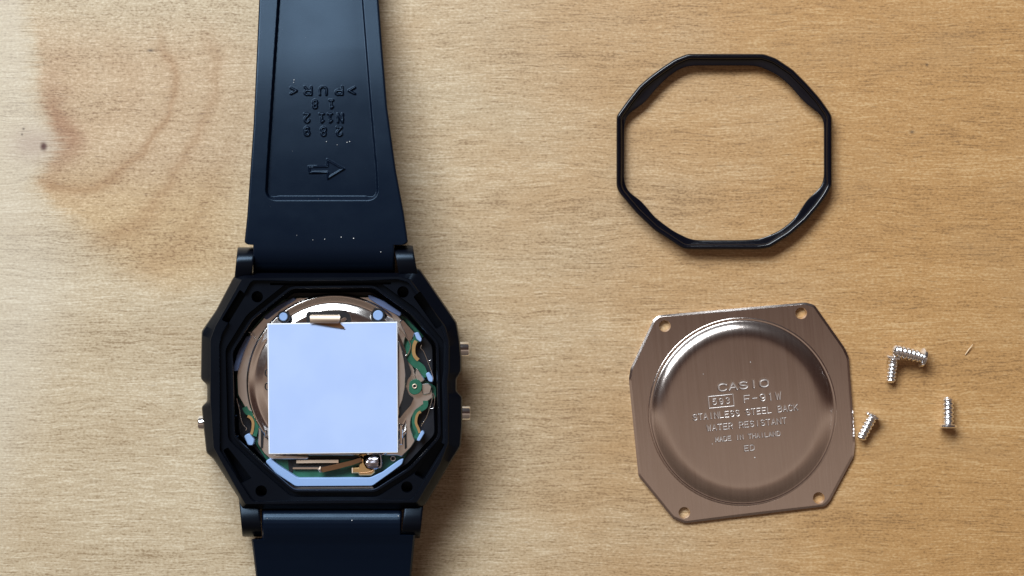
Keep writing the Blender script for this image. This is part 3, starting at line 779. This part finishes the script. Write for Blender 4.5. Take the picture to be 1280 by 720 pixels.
# ================================================================== rubber sealing ring
GO = [(859, 67.5), (954.5, 67.5), (970, 73), (991, 87), (1009, 105), (1025, 123), (1038, 141.5), (1040, 146), (1040, 233), (1034, 244), (1024, 258), (1009, 275.6), (988, 294), (962, 310), (948, 312), (860, 312), (853, 311), (818, 288), (795, 266), (773.6, 240.6), (770.5, 233), (770.5, 145),
      (784, 126), (799, 107), (813, 95), (828, 84), (843, 74)]
GI = [(862, 82.5), (947, 82.5), (970, 93), (988, 108), (1001, 124), (1012, 134), (1029.5, 146), (1029.5, 228), (1024, 236), (1019, 240.6), (1009, 248), (1003, 258), (992, 274), (975, 288), (950.6, 298.5), (930, 300), (865, 300), (842, 289), (818, 271), (803, 252), (797, 247), (785, 240), (780.6, 229), (781, 150), (786, 142), (806, 129), (815, 117), (833, 98), (850, 86)]
GC = (905, 190); NG = 720
Ro = radial(GO, GC, NG, 2); Ri = radial(GI, GC, NG, 6)
w = Ro-Ri
def gz(z0, amp=.0): return z0
bm = bmesh.new()
bead = np.minimum(7.6, w*.82)
def gl(R, z): return ploop(R, GC, z)
loft(bm, [gl(Ro-.6, .25), gl(Ro, .5), gl(Ro, 1.25), gl(Ro-.8, 1.5), gl(Ro-2.0, 1.62), gl(Ro-bead*.55, 1.62), gl(Ro-bead*.78, 1.5), gl(Ro-bead, 1.12),
          gl(Ro-bead-(w-bead)*.25, 1.08), gl(Ro-bead-(w-bead)*.72, 1.06), gl(Ri+.5, 1.0), gl(Ri, .8), gl(Ri, .4), gl(Ri+1.0, .2), gl((Ro+Ri)/2, .12)], closed_profile=True)
GOrg = P(905, 190, 0)
for v_ in bm.verts:     # the soft ring does not lie quite flat
    th = math.atan2(v_.co.y-GOrg.y, v_.co.x-GOrg.x)
    v_.co.z += .10+.22*(.5+.5*math.cos(2*(th-1.9)))-.12
gk = link('gasket', bm, M['gasket'], None, GOrg, 50)
thing(gk, 'thin eight sided black rubber sealing ring lying empty on the wood', 'gasket')

# ================================================================== stainless case back
PC = (927.5, 515.0); PO = P(*PC, 0); NP = 1080
pl = radial(PLT, PC, NP, 2)
bm = bmesh.new()
loft(bm, [ploop(pl-1.0, PC, .05), ploop(pl, PC, .12), ploop(pl, PC, .40), ploop(pl-2.4, PC, .54), ploop(pl-3.1, PC, .56), ploop(pl*0+117.5, PC, .56), ploop(pl*0+112, PC, .05)], closed_profile=True)
cut = bmesh.new()
PH = [(831, 407.5), (1001.5, 391.5), (1023.5, 622.5), (855.5, 641)]
for x, y in PH: cone(cut, x, y, .50, .74, -.2, .60, 32)
me = boolean_cut(bm, cut)
b2 = bmesh.new(); b2.from_mesh(me); bpy.data.meshes.remove(me)
back = link('case_back', b2, M['stainless'], None, PO, 14)
thing(back, 'brushed stainless steel case back with a raised round centre, four corner holes and stamped lettering', 'case back')

# domed centre with the lettering pressed into it
esegs = []; bold = []
def prow(text, xc, yc, w, gap, h, target, space=None):
    """text row centred at (xc, yc) along the tilted baseline"""
    adv = []; x = 0
    for ch in text:
        if ch == ' ': x += (space or w+gap); continue
        adv.append((ch, x+w/2)); x += w+gap
    tot = x-gap; a = -math.radians(5.6)
    for ch, u in adv:
        u -= tot/2
        target.extend(glyph_segs(ch, xc+u*math.cos(a), yc+u*math.sin(a), w*(.5 if ch in '1' else 1), h, a))
prow('CASIO', 929, 481.0, 9.8, 3.2, 8.6, bold)
prow('593', 901.2, 501.0, 4.6, 3.6, 7.2, esegs)
prow('F-91W', 953, 496.3, 6.6, 3.3, 8.6, esegs)
prow('STAINLESS STEEL BACK', 931.5, 515.0, 4.5, 2.15, 7.2, esegs)
prow('WATER RESISTANT', 933.0, 530.0, 4.7, 2.05, 7.0, esegs)
prow('MADE IN THAILAND', 934.5, 545.2, 3.6, 1.55, 5.4, esegs)
prow('ED', 936.5, 559.5, 4.8, 2.4, 6.4, esegs)
a = -math.radians(5.6)
bx = [(901.2+u*math.cos(a)-v*math.sin(a), 501.0+u*math.sin(a)+v*math.cos(a)) for u, v in ((-15.5, -7.3), (15.5, -7.3), (15.5, 7.3), (-15.5, 7.3))]
esegs += [(bx[i-1], bx[i]) for i in range(4)]
radii = np.concatenate([[118.6, 118.2, 117.4, 116.6, 115.8, 114.6, 113.6, 112.4, 111.0, 109.5, 108, 106.5, 105, 103.5, 102, 100.5, 99, 97.5, 96, 94.5], np.arange(92, 76, -2.0), np.arange(76, 4, -.42), [3, 1.5]])
zr = I(-radii, [-118.6, -117.6, -116.6, -115.4, -113.8, -112.6, -110.5, -108, -105, -102, -99, -96, -92], [.40, .60, .63, .60, .52, .60, .80, .965, 1.105, 1.20, 1.262, 1.295, 1.305])
th = np.arange(NP)*2*np.pi/NP
RX = radii[:, None]; PX = PC[0]+1.0+RX*np.cos(th)[None]; PY = PC[1]-.6+RX*np.sin(th)[None]
Z = np.repeat(zr[:, None], NP, 1)
# gentle smoothing of the pressed profile
for _ in range(2):
    Z[1:-1] = .25*Z[:-2]+.5*Z[1:-1]+.25*Z[2:]
D = seg_dist(PX, PY, esegs); DB = seg_dist(PX, PY, bold)
XYZ = Pn(PX, PY, Z)
XYZ[..., 2] = Z - .030*(1-sstep(.0, 1.15, D)) - .035*(1-sstep(.2, 1.9, DB))
def closecap(V, F, idx): F.append([int(k) for k in idx[-1]][::-1])
bm = grid_mesh('dome', XYZ, True, closecap)
ly_ = bm.verts.layers.float.new('stamp')
sv_ = np.maximum(1-sstep(.2, 1.2, D), 1-sstep(.5, 1.7, DB)).ravel()
for v_, q_ in zip(bm.verts, sv_): v_[ly_] = float(q_)
link('raised_centre', bm, M['stainless'], back, PO, 75)

# ================================================================== screws
def make_screw(L=3.75, r=.66, pitch=.52):
    """local: tip at x=0, head at x=L, lying along +x"""
    b_ = bmesh.new(); n = 28; rows_ = []
    Ls = L-.62; m_ = 190
    for i in range(m_+1):
        x = Ls*i/m_; lp_ = []
        for k in range(n):
            t_ = 2*math.pi*k/n
            ph = ((x/pitch)-t_/(2*math.pi)) % 1.0
            tri = max(0.0, 1-abs(ph-.5)*2.5)
            fade = min(1, x/.35)*min(1, (Ls-x)/.25+.25)
            rr = r*(.68+.34*abs(math.sin(math.pi*ph))**.55*fade)
            if x < .22: rr *= math.sqrt(max(.05, 1-((.22-x)/.22)**2*.75))
            lp_.append(Vector((x, rr*math.cos(t_), rr*math.sin(t_))))
        rows_.append(lp_)
    loft(b_, rows_, cap0=True, cap1=True)
    shank = b_
    h = bmesh.new()
    prof = [(Ls-.02, r*.74), (Ls+.06, r*.80), (Ls+.20, r*1.42), (Ls+.26, r*1.54), (Ls+.48, r*1.54), (Ls+.57, r*1.42), (L, r*1.15)]
    loft(h, [[Vector((x, q*math.cos(2*math.pi*k/32), q*math.sin(2*math.pi*k/32))) for k in range(32)] for x, q in prof], cap0=True, cap1=True)
    c_ = bmesh.new(); A, B = .10, .52
    cr_ = [(A, B), (-A, B), (-A, A), (-B, A), (-B, -A), (-A, -A), (-A, -B), (A, -B), (A, -A), (B, -A), (B, A), (A, A)]
    loft(c_, [[Vector((x, y, z)) for y, z in cr_] for x in (L-.34, L+.2)], cap0=True, cap1=True)
    hm = boolean_cut(h, c_)
    return shank, hm
sh_bm, hm = make_screw()
sh_o = link('shank', sh_bm, M['screw'], None, (0, 0, 0), 120); hd_o = link('head', hm, M['screw'], None, (0, 0, 0), 35)
proto = bpy.data.objects.new('screw', None); proto.empty_display_size = .002; COL.objects.link(proto)
for q_ in (sh_o, hd_o): q_.parent = proto; q_.location = (0, 0, 0)
def place_screw(tip, head, ztip, zhead, roll, label, first=False):
    a_ = P(*tip, ztip); b_ = P(*head, zhead)
    if first: r_ = proto
    else:
        r_ = proto.copy(); COL.objects.link(r_)
        for ch in (sh_o, hd_o):
            c_ = ch.copy(); COL.objects.link(c_); c_.parent = r_
    d = (b_-a_); L_ = d.length
    rotq = Vector((1, 0, 0)).rotation_difference(d.normalized())
    from mathutils import Quaternion
    r_.rotation_mode = 'QUATERNION'; r_.rotation_quaternion = rotq @ Quaternion((1, 0, 0), roll)
    r_.location = a_*MM+Vector((0, 0, Z0)); s = L_/3.75; r_.scale = (s, s, s)
    thing(r_, label, 'screw', 'small silver case screws on the table')
place_screw((1113.0, 478.5), (1117.5, 444.5), .62, .98, .4, 'small silver screw lying upright with its head under the tip of another screw', True)
place_screw((1116, 437.5), (1155.5, 447.5), 1.95, .90, 1.1, 'small silver screw whose tip rests on the head of the one below it')
place_screw((1075.5, 549.5), (1092.5, 517.5), .62, .98, 2.2, 'small silver screw lying slanted right beside the edge of the steel case back')
place_screw((1185, 496), (1185.2, 535.5), .62, .98, .1, 'small silver screw lying alone at the far right, head towards the bottom')

# ================================================================== splinter and dust
bm = bmesh.new(); tube(bm, [P(1206.5, 443.5, .12), P(1211, 437, .22), P(1216, 430.5, .3)], [.04, .07, .03], 6)
thing(link('wood_splinter', bm, M['splinter'], None, P(1211, 437, 0), 50), 'tiny pale wood splinter lying above and right of the single upright screw', 'splinter')
def lint(name, spots, zf, label):
    b_ = bmesh.new()
    for x, y, s in spots:
        q = bmesh.ops.create_icosphere(b_, subdivisions=1, radius=s*.68)
        for v_ in q['verts']: v_.co = Vector((v_.co.x*random.uniform(.7, 1.4), v_.co.y*random.uniform(.7, 1.3), v_.co.z*.7))+P(x, y, zf(y)+s*.4)
    return b_
sp = [(367.5, 100, .08), (367, 103, .07), (408, 177, .08), (421.5, 181, .07), (434, 178, .09), (437, 177, .08), (391, 300, .06), (406, 299, .08), (426.5, 296.5, .09), (442, 298, .09), (476, 315, .08), (371, 294, .05)]
sp += [(random.uniform(330, 490), random.uniform(2, 300), random.uniform(.015, .028)) for _ in range(16)]
o = link('dust_specks', lint('d', sp, lambda y: float(zTs(np.array([float(y)]))[0])-(.5 if y < 248 else 0.0), ''), M['lint'], None, P(410, 200, 7), 60)
thing(o, 'scattered white dust specks on the upper black strap', 'dust', kind='stuff')
sp = [(405, 635, .07), (440, 650.5, .09), (498, 645, .09), (334, 648, .06), (325, 631, .10)]
o = link('dust_specks', lint('d', sp, lambda y: float(zB(float(y)))+.02 if y > 632 else 7.6, ''), M['lint'], None, P(410, 640, 7), 60)
thing(o, 'white dust specks at the joint of the lower black strap', 'dust', kind='stuff')
sp = [(938, 452.5, .07), (879, 467.5, .06), (890.5, 555, .07), (943.5, 572, .11)]
o = link('dust_specks', lint('d', sp, lambda y: 1.31, ''), M['lint'], None, P(930, 510, 1.5), 60)
thing(o, 'white dust specks on the raised centre of the steel case back', 'dust', kind='stuff')
